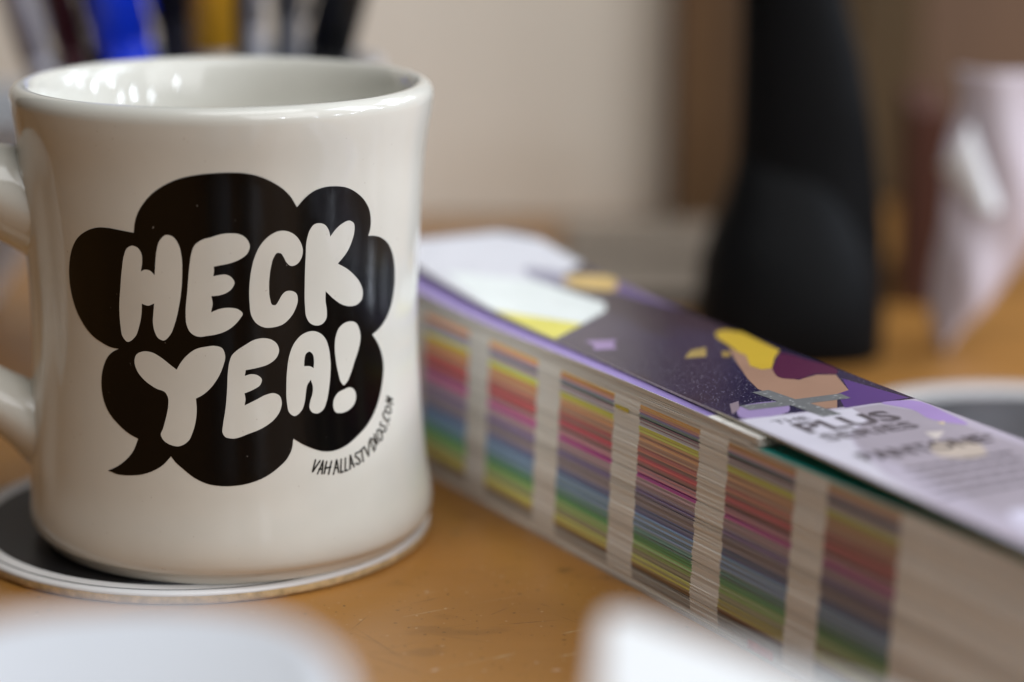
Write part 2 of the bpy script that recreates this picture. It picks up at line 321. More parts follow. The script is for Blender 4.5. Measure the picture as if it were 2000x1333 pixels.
def catmull(pts, n=6):
    """closed outline through points; a third value marks a sharp corner"""
    out = []
    N = len(pts)
    for i in range(N):
        p0, p1, p2, p3 = pts[i - 1], pts[i], pts[(i + 1) % N], pts[(i + 2) % N]
        a = Vector(p1[:2]); b = Vector(p2[:2])
        l = (b - a).length
        def tang(pa, pm, pb):
            d1 = (Vector(pm[:2]) - Vector(pa[:2])); d2 = (Vector(pb[:2]) - Vector(pm[:2]))
            if d1.length < 1e-6 or d2.length < 1e-6:
                return d1 + d2
            t = (d1 / d1.length * d2.length + d2 / d2.length * d1.length) / (d1.length + d2.length)
            return t * l
        m1 = (b - a) if len(p1) > 2 else tang(p0, p1, p2)
        m2 = (b - a) if len(p2) > 2 else tang(p1, p2, p3)
        for k in range(n):
            t = k / n
            h = (2*t**3-3*t*t+1)*a + (t**3-2*t*t+t)*m1 + (-2*t**3+3*t*t)*b + (t**3-t*t)*m2
            out.append((h.x, h.y))
    return out

def fill2d(loops, cuts_x=(), cuts_y=()):
    """flat mesh inside closed 2-D loops (later loops are holes), cut along grid lines so it can be bent"""
    bm = bmesh.new()
    edges = []
    for lp in loops:
        vs = [bm.verts.new((x, y, 0)) for x, y in lp]
        for a, b in zip(vs, vs[1:] + vs[:1]):
            edges.append(bm.edges.new((a, b)))
    bmesh.ops.triangle_fill(bm, use_beauty=True, use_dissolve=False, edges=edges)
    for x in cuts_x:
        bmesh.ops.bisect_plane(bm, geom=bm.verts[:] + bm.edges[:] + bm.faces[:], dist=1e-5,
                               plane_co=(x, 0, 0), plane_no=(1, 0, 0))
    for y in cuts_y:
        bmesh.ops.bisect_plane(bm, geom=bm.verts[:] + bm.edges[:] + bm.faces[:], dist=1e-5,
                               plane_co=(0, y, 0), plane_no=(0, 1, 0))
    bmesh.ops.triangulate(bm, faces=[f for f in bm.faces if len(f.verts) > 4])
    bm.normal_update()
    for f in bm.faces:
        if f.normal.z < 0:
            f.normal_flip()
    return bm

def frange(a, b, st):
    n = int((b - a) / st)
    return [a + st * i for i in range(1, n + 1)]

# ------------------------------------------------------------------ the setting
bm = bmesh.new()
box(bm, -900, 900, 60, 1100, -30, 0)
o = mesh_obj('table', bm, M['table'], bevel=1.5)
o['kind'] = 'structure'
bm = bmesh.new()
box(bm, -1000, 1000, 1100, 1130, -300, 700)
o = mesh_obj('wall', bm, M['wood_dark'])
o['kind'] = 'structure'

# ------------------------------------------------------------------ the mug
MUG = Vector((-55.38, 440.19, 2.6))
mug = thing('diner_mug', 'cream diner mug printed with a black HECK YEA speech bubble', 'mug', MUG)
PZ = [0, 1.1, 3.8, 6.7, 10.7, 15, 25.4, 34.1, 39.4, 48.4, 55.4, 64, 73.1, 76.4, 79.8, 82, 84.4, 86.4]
PR = [37.3, 38.6, 39.5, 39.75, 39.1, 38.4, 37.6, 37.1, 36.9, 36.9, 37.2, 37.7, 38.3, 38.65, 39.2, 39.6, 40.0, 40.2]
def radius(z):
    """smoothed outer radius of the mug at height z"""
    def f(q):
        if q <= PZ[0]: return PR[0]
        for i in range(len(PZ) - 1):
            if q <= PZ[i + 1]:
                t = (q - PZ[i]) / (PZ[i + 1] - PZ[i])
                return PR[i] + (PR[i + 1] - PR[i]) * t
        return PR[-1]
    w = 2.6 if z > 9 else max(0.3, z / 9 * 2.6)
    w = min(w, max(0.3, (87.5 - z)))
    return sum(f(z + w * k / 4) for k in range(-4, 5)) / 9
HT = D(-79)                                           # bearing of the handle round the mug
def pad(t, z, r):
    d = (t - HT + math.pi) % (2 * math.pi) - math.pi
    k = max(0.0, 1 - (d / D(26)) ** 2)
    zz = max(0.0, min(1.0, (z - 8) / 10, (82 - z) / 10))
    return r + 0.9 * min(1, k * 2.2) * zz * zz * (3 - 2 * zz)
prof = [(0, 2.2), (32.5, 2.2), (33.5, 0.3), (34.2, 0.0), (36.2, 0.0), (36.9, 0.5), (37.0, 1.3), (37.25, 1.9), (37.9, 2.3)]
z = 2.9
while z < 86.0:
    prof.append((radius(z) - (0.25 if z < 3.2 else 0), z))
    z += 0.9
prof += [(40.15, 86.6), (39.9, 87.5), (39.35, 88.25), (38.5, 88.7), (37.6, 88.75), (36.8, 88.4), (36.1, 87.6), (35.6, 86.4), (35.0, 84)]
prof += [(34.2, 79), (33.4, 70), (32.9, 55), (32.7, 40), (32.8, 25), (32.4, 17), (31.0, 12.5), (27.5, 9.3), (20, 8.2), (0, 8.0)]
bm = bmesh.new()
lathe(bm, prof, 192, pad)
mesh_obj('body', bm, M['glaze'], mug, smooth=True)

# handle: a swept rounded bar with flared roots
path = [(33.5, 65.5, 1.75), (38.0, 67.0, 1.5), (43.0, 69.3, 1.35), (49, 70.0, 1.2), (56, 66.6, 1.0), (61, 61, 1.0), (63.4, 53, 1.0),
        (62.5, 44, 1.0), (58.0, 35.5, 0.98), (52, 32.2, 0.92), (45, 28.2, 0.92), (40, 25.0, 1.05), (36.5, 23.0, 1.3), (33.5, 21.5, 1.55)]
pp = []
for i in range(len(path) - 1):
    p0, p1, p2, p3 = [Vector(path[max(0, min(len(path) - 1, i + k))]) for k in (-1, 0, 1, 2)]
    for k in range(5):
        t = k / 5
        pp.append(0.5 * ((2*p1) + (p2-p0)*t + (2*p0-5*p1+4*p2-p3)*t*t + (3*p1-p0-3*p2+p3)*t**3))
pp.append(Vector(path[-1]))
bm = bmesh.new()
rings = []
rad = Vector((math.sin(HT), -math.cos(HT), 0)); tanv = Vector((math.cos(HT), math.sin(HT), 0))
for i, q in enumerate(pp):
    a = pp[max(0, i - 1)]; b = pp[min(len(pp) - 1, i + 1)]
    d = Vector((b.x - a.x, b.y - a.y)).normalized()
    nr = Vector((-d.y, d.x))
    ring = []
    for k in range(28):
        t = 2 * math.pi * k / 28
        e = 2 / 1.75
        cx = math.copysign(abs(math.cos(t)) ** e, math.cos(t)) * 6.3 * q.z
        cy = math.copysign(abs(math.sin(t)) ** e, math.sin(t)) * 7.2 * (q.z if i > len(pp) / 2 else q.z * 1.06)
        c = rad * (q.x + nr.x * cx) + Vector((0, 0, q.y + nr.y * cx)) + tanv * cy
        ring.append(bm.verts.new(c))
    rings.append(ring)
for a, b in zip(rings, rings[1:]):
    for k in range(28):
        bm.faces.new((a[k], a[(k + 1) % 28], b[(k + 1) % 28], b[k]))
bm.faces.new(rings[0]); bm.faces.new(rings[-1])
bmesh.ops.recalc_face_normals(bm, faces=bm.faces)
mesh_obj('handle', bm, M['glaze'], mug, smooth=True)

# the print on the glaze
R0 = 37.3
def wrap(bm, off):
    for v in bm.verts:
        th = v.co.x / R0
        zz = v.co.y
        r = radius(zz) + off
        v.co = Vector((r * math.sin(th), -r * math.cos(th), zz))
    bm.normal_update()
    return bm
def flat(pts):
    return [(D(p[0]) * R0, p[1]) + ((1,) if len(p) > 2 else ()) for p in pts]
CX = frange(D(-64) * R0, D(64) * R0, D(2.0) * R0)
CY = frange(0, 84, 1.8)
def decal(name, key, off, m, parent, hole=None):
    loops = [catmull(flat(PRINT[key]))]
    if hole:
        loops.append(catmull(flat(PRINT[hole])))
    xs = [p[0] for p in loops[0]]; ys = [p[1] for p in loops[0]]
    bm = fill2d(loops, [x for x in CX if min(xs) < x < max(xs)], [y for y in CY if min(ys) < y < max(ys)])
    return mesh_obj(name, wrap(bm, off), m, parent, smooth=True)
bubble = decal('speech_bubble', 'speech_bubble', 0.045, M['ink'], mug)
bubble['label'] = 'black printed cloud speech bubble with a curved tail'
for nm in ('letter_h', 'letter_e', 'letter_c', 'letter_k', 'letter_y', 'letter_e2', 'letter_a', 'exclamation_stroke', 'exclamation_dot'):
    o = decal(nm.replace('2', ''), nm, 0.075, M['glaze'], bubble, 'hole_a' if nm == 'letter_a' else None)
# hand-lettered web address along the bubble: brush strokes joined into one print
bmU = bmesh.new()
for st in URL:
    pts = [Vector((D(a) * R0, b)) for a, b in st]
    hw = 0.155
    for i in range(len(pts)):
        if i + 1 < len(pts):
            d = (pts[i + 1] - pts[i]).normalized(); nrm = Vector((-d.y, d.x)) * hw
            w2 = random.uniform(0.8, 1.15)
            vs = [bmU.verts.new((*p, 0)) for p in (pts[i] + nrm, pts[i] - nrm, pts[i + 1] - nrm * w2, pts[i + 1] + nrm * w2)]
            bmU.faces.new(vs)
        ring = [bmU.verts.new((pts[i].x + hw * math.cos(k * math.pi / 4), pts[i].y + hw * math.sin(k * math.pi / 4), 0)) for k in range(8)]
        bmU.faces.new(ring)
for f in bmU.faces:
    f.normal_update()
    if f.normal.z < 0:
        f.normal_flip()
for i, f in enumerate(bmU.faces):                      # keep crossing strokes off one plane
    for v in f.verts:
        v.co.z = 0.0
offs = {}
for i, f in enumerate(bmU.faces):
    for v in f.verts:
        offs[v] = 0.05 + 0.0006 * i
for v in bmU.verts:
    th, zz = v.co.x / R0, v.co.y
    r = radius(zz) + offs[v]
    v.co = Vector((r * math.sin(th), -r * math.cos(th), zz))
o = mesh_obj('web_address', bmU, M['ink'], mug)
o['label'] = 'small black hand lettering reading VAHALLASTUDIOS.COM'

# ------------------------------------------------------------------ coasters
def coaster(label, loc, rz, disc=42.3, disc_mat='coaster_black'):
    t = thing('coaster', label, 'coaster', loc, rz, 'round card coasters on the table')
    bm = bmesh.new()
    lathe(bm, [(0, 0), (45.6, 0), (46.3, 0.25), (46.55, 0.8), (46.5, 1.85)], 128,
          lambda a, z, r: r + 0.06 * math.sin(31 * a + z * 5) + 0.05 * math.sin(57 * a))
    mesh_obj('board', bm, M['kraft'], t, smooth=True)
    bm = bmesh.new()
    lathe(bm, [(46.4, 1.8), (46.45, 2.15), (46.0, 2.5), (45.3, 2.6), (0, 2.6)], 128)
    mesh_obj('top_sheet', bm, M['coaster_white'], t, smooth=True, )
    bm = bmesh.new()
    lathe(bm, [(0, 2.63), (disc, 2.63)], 128)
    mesh_obj('printed_disc', bm, M[disc_mat], t)
    bm = bmesh.new()
    lathe(bm, [(44.75, 2.625), (45.15, 2.625)], 128)
    mesh_obj('rim_line', bm, M['coaster_black'], t)
    return t
coaster('round card coaster with black centre under the cream mug', (-63, 446, 0), 0)
coaster('round white rimmed coaster with dark centre behind the swatch deck', (118, 507, 0), 1.0, 35.5, 'coaster_slate')

# ------------------------------------------------------------------ the colour swatch deck
deck = thing('color_swatch_deck', 'thick fan deck of colour swatch pages with purple collage cover', 'swatch deck',
             (-17.04, 480.16, 0), D(-60.02))
S0, S1, W = -36.0, 204.0, 36.3
pm = mat('swatch_page', (0.8, 0.8, 0.8), 0.55, 0.05, 700, stretch=(0.05, 1, 1))
nt, bs, mul = nodes_of(pm)
tc = nt.nodes.new('ShaderNodeTexCoord')
sx = nt.nodes.new('ShaderNodeSeparateXYZ')
nt.links.new(tc.outputs['Object'], sx.inputs[0])
a = math_node(nt, 'FRACT', math_node(nt, 'DIVIDE', math_node(nt, 'ADD', sx.outputs[0], (-15.3 + 281) * MM), 28.15 * MM))
gap = math_node(nt, 'LESS_THAN', a, 0.312)
endw = math_node(nt, 'GREATER_THAN', sx.outputs[0], 155.8 * MM)
white = math_node(nt, 'MAXIMUM', gap, endw)
oi = nt.nodes.new('ShaderNodeObjectInfo')
rnd = nt.nodes.new('ShaderNodeMapRange')
rnd.inputs['To Min'].default_value = 0.82
rnd.inputs['To Max'].default_value = 1.05
nt.links.new(oi.outputs['Random'], rnd.inputs['Value'])
cream = nt.nodes.new('ShaderNodeVectorMath'); cream.operation = 'SCALE'
cream.inputs[0].default_value = (0.95, 0.925, 0.87)
nt.links.new(rnd.outputs[0], cream.inputs['Scale'])
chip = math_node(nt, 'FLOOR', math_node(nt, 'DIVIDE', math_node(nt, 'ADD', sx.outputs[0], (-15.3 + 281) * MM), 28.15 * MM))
hs = nt.nodes.new('ShaderNodeHueSaturation')              # the near end's dimmer, greyer look is put into the chip colours
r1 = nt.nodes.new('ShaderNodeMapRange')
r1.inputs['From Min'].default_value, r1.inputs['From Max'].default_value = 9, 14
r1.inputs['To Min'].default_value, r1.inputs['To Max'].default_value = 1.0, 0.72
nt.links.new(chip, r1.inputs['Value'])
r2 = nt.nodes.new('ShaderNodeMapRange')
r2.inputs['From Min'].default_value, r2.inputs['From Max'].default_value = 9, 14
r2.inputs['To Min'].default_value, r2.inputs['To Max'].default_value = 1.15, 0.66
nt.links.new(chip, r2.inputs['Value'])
wn = nt.nodes.new('ShaderNodeTexWhiteNoise'); wn.noise_dimensions = '2D'
cv = nt.nodes.new('ShaderNodeCombineXYZ')
nt.links.new(chip, cv.inputs[0]); nt.links.new(oi.outputs['Random'], cv.inputs[1])
nt.links.new(cv.outputs[0], wn.inputs['Vector'])
hue = math_node(nt, 'ADD', math_node(nt, 'MULTIPLY', wn.outputs['Value'], 0.05), 0.475)
nt.links.new(hue, hs.inputs['Hue'])
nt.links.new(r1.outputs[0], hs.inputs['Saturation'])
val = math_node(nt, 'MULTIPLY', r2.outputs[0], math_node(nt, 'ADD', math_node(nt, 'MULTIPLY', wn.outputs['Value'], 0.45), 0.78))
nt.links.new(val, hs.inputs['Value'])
nt.links.new(oi.outputs['Color'], hs.inputs['Color'])
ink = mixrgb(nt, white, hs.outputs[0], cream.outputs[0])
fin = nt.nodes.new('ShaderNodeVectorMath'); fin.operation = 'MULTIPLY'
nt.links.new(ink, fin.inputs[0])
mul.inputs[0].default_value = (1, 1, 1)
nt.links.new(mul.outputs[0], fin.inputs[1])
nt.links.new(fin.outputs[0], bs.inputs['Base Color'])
M['page'] = pm
M['page_plain'] = mat('plain_page', (0.89, 0.855, 0.795), 0.55, 0.08, 300, stretch=(0.1, 1, 4))

def curl(s):
    return 5.0 * ((40 - s) / 75) ** 2 if s < 40 else 0.0
def sheet(s0, s1, w0, w1, th, lift, corner=6.0):
    """thin sheet lying along s with rounded far corners, bent up by lift(s)"""
    bm = bmesh.new()
    outline = []
    for k in range(7):
        t = math.pi / 2 * k / 6
        outline.append((s0 + corner - corner * math.sin(t) , w1 - corner + corner * math.cos(t)))
    for k in range(7):
        t = math.pi / 2 * k / 6
        outline.append((s0 + corner - corner * math.cos(t), w0 + corner - corner * math.sin(t)))
    outline += [(s1, w0), (s1, w1)]
    bm = fill2d([outline], frange(s0, min(s1, 60), 4.0) + [s for s in (64, 70, 76, 82, 88, 94, 100, 106, 112, 118, 140, 170) if s < s1])
    r = bmesh.ops.extrude_face_region(bm, geom=bm.faces[:])
    for v in r['geom']:
        if isinstance(v, bmesh.types.BMVert):
            v.co.z += th
    for v in bm.verts:
        v.co.z += lift(v.co.x)
    bmesh.ops.recalc_face_normals(bm, faces=bm.faces)
    return bm

SEQ = [(793, (240, 108, 22)), (801, (205, 112, 92)), (806, (125, 98, 155)), (811, (60, 108, 102)), (818, (112, 80, 92)), (822, (155, 155, 170)),
       (825, (110, 62, 75)), (828, (150, 152, 168)), (832, (222, 198, 35)), (841, (200, 178, 52)), (845, (165, 118, 75)), (858, (152, 103, 72)), (872, (155, 84, 78)),
       (881, (112, 80, 78)), (888, (172, 30, 48)), (898, (145, 84, 90)), (905, (58, 12, 28)), (909, (155, 100, 118)), (920, (130, 22, 112)),
       (929, (128, 104, 115)), (948, (100, 84, 140)), (962, (114, 106, 116)), (985, (72, 84, 118)), (1000, (82, 114, 138)), (1014, (84, 118, 146)),
       (1025, (78, 124, 120)), (1040, (48, 134, 74)), (1053, (118, 150, 78)), (1070, (122, 118, 92)), (1080, (186, 182, 78)), (1090, (170, 160, 66)),
       (1096, (130, 108, 58)), (1102, (102, 66, 30)), (1107, (124, 122, 118)), (1130, None)]
def page_color(z):
    y = 793 + (36.0 - z) / 0.1019
    if y < 793: return None
    c = None
    for yy, cc in SEQ:
        if y >= yy: c = cc
    return c
PITCHZ, TH = 0.19, 0.178
bm = bmesh.new()
box(bm, S0, S1, 0, W, 0, TH)
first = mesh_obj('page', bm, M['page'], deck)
n_pages = int((36.75 - 0.7) / PITCHZ)
drift, last_c = 0.0, None
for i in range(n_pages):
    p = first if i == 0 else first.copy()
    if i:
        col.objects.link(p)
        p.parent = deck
    z = 0.7 + i * PITCHZ
    drift = drift * 0.8 + random.uniform(-0.13, 0.13)
    p.location = Vector(((z - 28) * 0.062 + drift + random.uniform(-0.16, 0.16),
                         random.uniform(-0.06, 0.10) + 0.08 * math.sin(i * 0.17) + (random.uniform(0.1, 0.35) if random.random() < 0.06 else 0) + (0.25 if z < 2 else 0), z)) * MM
    c = page_color(z)
    if c is None:
        f = random.uniform(0.86, 1.02)
        p.color = (0.95 * f, 0.925 * f, 0.87 * f, 1)
    else:
        f = 3.0 * random.uniform(0.62, 1.2)
        g = random.uniform(0.25, 0.65) if (c == last_c and random.random() < 0.42) else random.uniform(0.0, 0.12)
        if c in ((240, 108, 22), (222, 198, 35), (130, 22, 112), (172, 30, 48)):
            g, f = g * 0.3, 3.2
        last_c = c
        l = [min(0.93, x * f) for x in lin(c)]
        p.color = tuple(x * (1 - g) + (0.62, 0.58, 0.53)[k] * g for k, x in enumerate(l)) + (1,)
bm = bmesh.new(); box(bm, S0, S1, 0.1, W + 0.2, 0.02, 0.62)
mesh_obj('back_cover', bm, mat('back_cover_card', (0.55, 0.50, 0.45), 0.5, 0.08, 200), deck)
# teal printed page on the stack, and shorter loose pages above it lifting the cover's far half
Z2 = 38.75
def lift2(s):
    b = max(0.0, 1 - ((s - 70) / 60) ** 2)
    return 0.62 * curl(s) + 0.35 * b * b
def loose(z, s1, n0, k, color):
    o = mesh_obj('loose_page', sheet(S0, s1, n0, W, 0.22, lambda s: z + k * lift2(s)), M['page_plain'], deck)
    o.color = (*color, 1)
    return o
base_page = mesh_obj('loose_page', sheet(S0, S1, -0.05, W, 0.24, lambda s: 36.75), M['page_plain'], deck)
base_page.color = (0.88, 0.84, 0.77, 1)
for k in range(5):
    f = random.uniform(0.86, 1.0)
    loose(37.08 + k * 0.33, 116.5 + random.uniform(-1.5, 2.5), random.uniform(-0.1, 0.25), 0.15 + 0.17 * k, (0.9 * f, 0.86 * f, 0.79 * f))
top = loose(Z2, 118.5, -0.15, 1.0, (0.88, 0.84, 0.77))
top['label'] = 'short loose page with lilac print'
def print_patch(name, pts, z_of, color, parent, off=0.03, rough=0.3, smooth_pts=False, loc=None):
    lp = catmull([tuple(p) for p in pts], 4) if smooth_pts else [tuple(p[:2]) for p in pts]
    xs = [p[0] for p in lp]
    bm = fill2d([lp], [x for x in frange(-190, 120, 4.0) if min(xs) < x < max(xs)])
    for v in bm.verts:
        v.co.z = z_of(v.co.x) + off
    m = color if not isinstance(color, tuple) else mat(name + '_ink', color, rough, 0.06, 90, coat=0.35, spec=0.5, croug=0.12)
    return mesh_obj(name, bm, m, parent)
zt = lambda s: Z2 + 0.22 + lift2(s)
print_patch('lilac_print', [(-20, -0.05), (103, -0.05), (103, 9), (-20, 9)], zt, lin((160, 140, 205)), top)
print_patch('teal_print', [(118, 0.0), (200, 0.0), (200, 12), (118, 12)], lambda s: 36.99, lin((24, 160, 150)), base_page)
print_patch('registration_mark', [(107.0, 0.0), (107.25, 0.0), (107.9, 3.0), (107.65, 3.0)], zt, (0.02, 0.02, 0.02), top)
# marks of ink on the page edges
bm = bmesh.new(); box(bm, 73.2, 77.6, -0.28, 0.0, 33.55, 34.15)
mesh_obj('ink_mark', bm, mat('yellow_edge_ink', (0.62, 0.50, 0.03), 0.5, 0.1, 300), deck)
bm = bmesh.new(); box(bm, 117, 124, -0.05, 0.2, 0.75, 2.3)
mesh_obj('ink_mark', bm, mat('red_edge_ink', (0.55, 0.16, 0.16), 0.5, 0.3, 300), deck)

# the cover, swung a little round the binding post
cover_root = bpy.data.objects.new('cover_pivot', None)
ZC = 39.55
PIV = 150.0
def on_cover(o):
    o.parent = deck
    o.location = Vector((PIV, 0, 0)) * MM
    o.rotation_euler = (0, 0, D(-2.0))
    return o
bpy.data.objects.remove(cover_root)
zc = lambda s: ZC + 0.45 + curl(s + PIV)
cm = mat('cover_dark_purple_print', lin((47, 40, 72)), 0.24, 0.22, 25, 0.06, 900, coat=0.5, croug=0.10)
specks(cm, (0.75, 0.70, 0.72), 2600, 0.735, 0.6)
specks(cm, lin((44, 30, 50)), 30, 0.55, 0.8, stretch=(0.5, 1, 1), detail=3)
bm = sheet(S0 - PIV, S1 - PIV, 0, W, 0.45, lambda s: ZC + curl(s + PIV), 8)
for f in bm.faces:
    f.material_index = 0 if f.normal.z > 0.5 else 1
cover = on_cover(mesh_obj('cover', bm, [cm, mat('cover_card_edge', (0.62, 0.58, 0.48), 0.7, 0.2, 800)], None))
cover['label'] = 'bent cover card printed with a purple collage'
def cp(name, pts, color, lvl=1, smooth_pts=False, rough=0.28):
    return print_patch(name, [(p[0] - PIV, min(max(p[1], 0.05), W - 0.05)) + ((1,) if len(p) > 2 else ()) for p in pts], zc, color, cover, 0.012 * lvl, rough, smooth_pts)
K = COVER
cp('pale_glare_print', [(-35.2, 8), (-27, 1.0), (-24, 0.1), (17, 0.1), (28, 20), (22, 24.5), (1.5, 20), (-3, 29), (-8, 36.2), (-27.5, 36.2), (-35.2, 29)], lin((226, 226, 232)), 1)  # pale far end: glare off the glossy cover put into the print colour
cp('white_chip_print', [(-12, 4), (17, 0.08), (44.5, 0.08), (27.8, 21.4), (22, 24.4), (1.5, 20)], lin((244, 250, 246)), 2)
cp('yellow_chip_print', [(18.2, 0.06), (44.4, 0.06), (35.6, 11.4), (26, 5.4)], lin((236, 226, 96)), 3)
cp('tan_spot_print', K['tan'], lin((222, 186, 110)), 3, True)
cp('grey_streak_print', [(-9, 22), (4, 20.6), (8, 25), (-2, 28.5)], lin((150, 148, 170)), 2, True)
cp('violet_edge_print', [(5, 36.2), (13, 31), (22, 33), (34, 36.2)], lin((104, 84, 140)), 1)
cp('lilac_fleck_print', [(48.4, 4.6), (50.6, 10.6), (53.6, 8.0), (56.8, 7.0), (55.6, 2.6), (52.4, 4.4)], lin((165, 138, 185)), 2)
cp('gold_fleck_print', K['fleck2'], lin((176, 150, 88)), 2)
cp('gold_fleck_print', K['fleck3'], lin((160, 132, 74)), 2)
cp('skin_print', K['skin'], lin((172, 134, 112)), 2)
cp('gold_hair_print', K['hair'], lin((214, 178, 60)), 3)
cp('plum_hair_print', K['plum'], lin((88, 36, 66)), 3, True)
cp('violet_print', K['violet'], lin((92, 62, 128)), 2)
cp('lavender_print', K['lavender_bit'], lin((168, 146, 190)), 2, True)
cp('lilac_panel_print', [(109.9, 0.05), (112.6, 36.2), (203.9, 36.2), (203.9, 0.05)], lin((196, 186, 200)), 1)
cp('mauve_panel_print', [(113, 22), (113, 28), (119, 31), (130, 33), (150, 34), (203, 34), (203, 12), (170, 6), (150, 9), (134, 8.5), (127, 12), (119.5, 21)], lin((176, 166, 176)), 2)
cp('pale_panel_print', [(110.3, 2), (113.0, 22), (119.3, 20.8), (126.5, 11.5), (133.5, 8.0), (148, 3), (165, 0.4), (111, 0.1)], lin((222, 216, 226)), 3)
cp('violet_rim_print', K['purple_edge'], lin((176, 148, 206)), 3, True)
cp('cream_spot_print', K['cream1'], lin((226, 214, 206)), 4)
cp('cream_spot_print', K['cream2'], lin((206, 190, 176)), 4, True)
cp('cream_spot_print', K['cream3'], lin((226, 206, 170)), 4)
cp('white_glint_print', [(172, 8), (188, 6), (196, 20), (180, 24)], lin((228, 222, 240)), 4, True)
gm = mat('silver_grey_ink', lin((112, 112, 112)), 0.35, 0.08, 300, spec=0.4)
specks(gm, (0.6, 0.6, 0.6), 1200, 0.72, 0.6)
cp('plus_sign_print', [(95.9, 12.3), (95.9, 15.9), (103.4, 16.6), (103.8, 26.1), (107.2, 26.0), (106.8, 17.4), (115.2, 18.3), (115.2, 14.2), (106.5, 13.6), (105.8, 5.2), (102.6, 5.2), (103.2, 13.0)], gm, 5)
cp('grey_chip_print', K['chip'], lin((150, 132, 140)), 4)

def words(txt, s_base, n0, width, cap, bold, m, lvl=6, name='lettering', rot=0.0):
    c = bpy.data.curves.new(name, 'FONT')
    c.body = txt
    c.size = 1.0
    c.offset = bold
    c.resolution_u = 3
    t = bpy.data.objects.new('tmp', c)
    col.objects.link(t)
    dg = bpy.context.evaluated_depsgraph_get()
    me = bpy.data.meshes.new_from_object(t.evaluated_get(dg))
    bpy.data.objects.remove(t)
    xs = [v.co.x for v in me.vertices]; ys = [v.co.y for v in me.vertices]
    x0, x1, y1 = min(xs), max(xs), max(max(ys), 0.01)
    for v in me.vertices:
        x = (v.co.x - x0) / (x1 - x0) * width
        y = v.co.y / y1 * cap
        s = s_base - y - PIV + math.sin(rot) * x
        v.co = Vector((s, n0 + x, zc(s) + 0.012 * lvl)) * MM
    me.materials.clear()
    me.materials.append(m)
    o = bpy.data.objects.new(name, me)
    col.objects.link(o)
    o.parent = cover
    return o
tm = mat('warm_grey_ink', lin((92, 84, 88)), 0.4, 0.1, 300, spec=0.4)
tm2 = mat('dark_grey_ink', lin((66, 58, 60)), 0.4, 0.1, 300, spec=0.4)
words('THE', 115.6, 4.4, 7.2, 2.3, 0.010, tm)
words('PLUS', 122.6, 6.2, 20.0, 6.2, 0.030, tm)
words('SERIES', 128.0, 6.4, 19.3, 3.9, 0.024, tm)
words('PANTONE', 140.6, 5.2, 26.0, 4.6, 0.024, tm2)
words('\u00ae', 138.2, 31.5, 1.6, 1.7, 0.0, tm2)
rr = random.Random(3)
for k in range(5):                                       # lines of small text too blurred to read: short grey bars
    bm = bmesh.new()
    n = 7.6 - k * 0.9
    end = 30 - k * 1.2
    while n < end:
        l = rr.uniform(1.2, 3.8)
        s = 147.5 + k * 3.6 - PIV
        vs = [bm.verts.new((a, b, zc(a) + 0.08)) for a, b in ((s, n), (s, min(n + l, end)), (s - 1.0, min(n + l, end)), (s - 1.0, n))]
        bm.faces.new(vs)
        n += l + 0.55
    bmesh.ops.recalc_face_normals(bm, faces=bm.faces)
    for f in bm.faces:
        f.normal_update()
        if f.normal.z < 0: f.normal_flip()
    mesh_obj('small_text_line', bm, tm, cover)

# ------------------------------------------------------------------ blurred white things in front
jar = thing('white_jar', 'blurred white jar with rounded flat lid in the front left', 'jar', (-42, 227, 0), D(8))
bm = bmesh.new()
lathe(bm, [(0, 0.3), (20, 0.3), (21.5, 1.5), (22, 4), (22, 42), (21, 45), (18, 46.5), (0, 46.5)], 64, sup=2.4)
mesh_obj('jar_body', bm, M['white_plastic'], jar, smooth=True)
bm = bmesh.new()
lathe(bm, [(22.6, 44), (24.6, 44.2), (25.2, 45.5), (25.3, 52), (24.9, 54), (23.9, 55.1), (22.6, 55.4), (21.6, 55.1), (20.8, 54.8), (0, 54.8)], 96, sup=2.4)
mesh_obj('lid', bm, M['white_plastic'], jar, smooth=True)

corner_pts = [(0, 0), (52, -54), (46, -72), (-4, -66)]
lp = []
for i, q in enumerate(corner_pts):
    q = Vector(q); pv = (Vector(corner_pts[i - 1]) - q).normalized(); nx = (Vector(corner_pts[(i + 1) % 4]) - q).normalized()
    a_, c_ = q + pv * 7, q + nx * 7
    for k in range(9):
        t = k / 8
        pt = a_ * (1 - t) ** 2 + q * 2 * t * (1 - t) + c_ * t * t
        lp.append((pt.x, pt.y))
bm = fill2d([lp])
rgn = bmesh.ops.extrude_face_region(bm, geom=bm.faces[:])
for v in rgn['geom']:
    if isinstance(v, bmesh.types.BMVert):
        v.co.z += 53.5
bmesh.ops.recalc_face_normals(bm, faces=bm.faces)
wb = tag(mesh_obj('white_box', bm, M['white_card'], bevel=2.2, angle=50), 'blurred bright white wedge shaped box in front of the swatch deck', 'box')
wb.location = Vector((11.0, 257.0, 0)) * MM

# ------------------------------------------------------------------ blurred things behind
cup = thing('pen_cup', 'white pen cup standing behind the mug', 'pen cup', (-75, 580, 0))
bm = bmesh.new()
lathe(bm, [(0, 0.2), (38, 0.2), (40, 2), (42, 76.5), (42, 77.6), (41, 78), (39.6, 77.4), (37.8, 5), (0, 4)], 64)
mesh_obj('cup_body', bm, M['white_plastic'], cup, smooth=True)

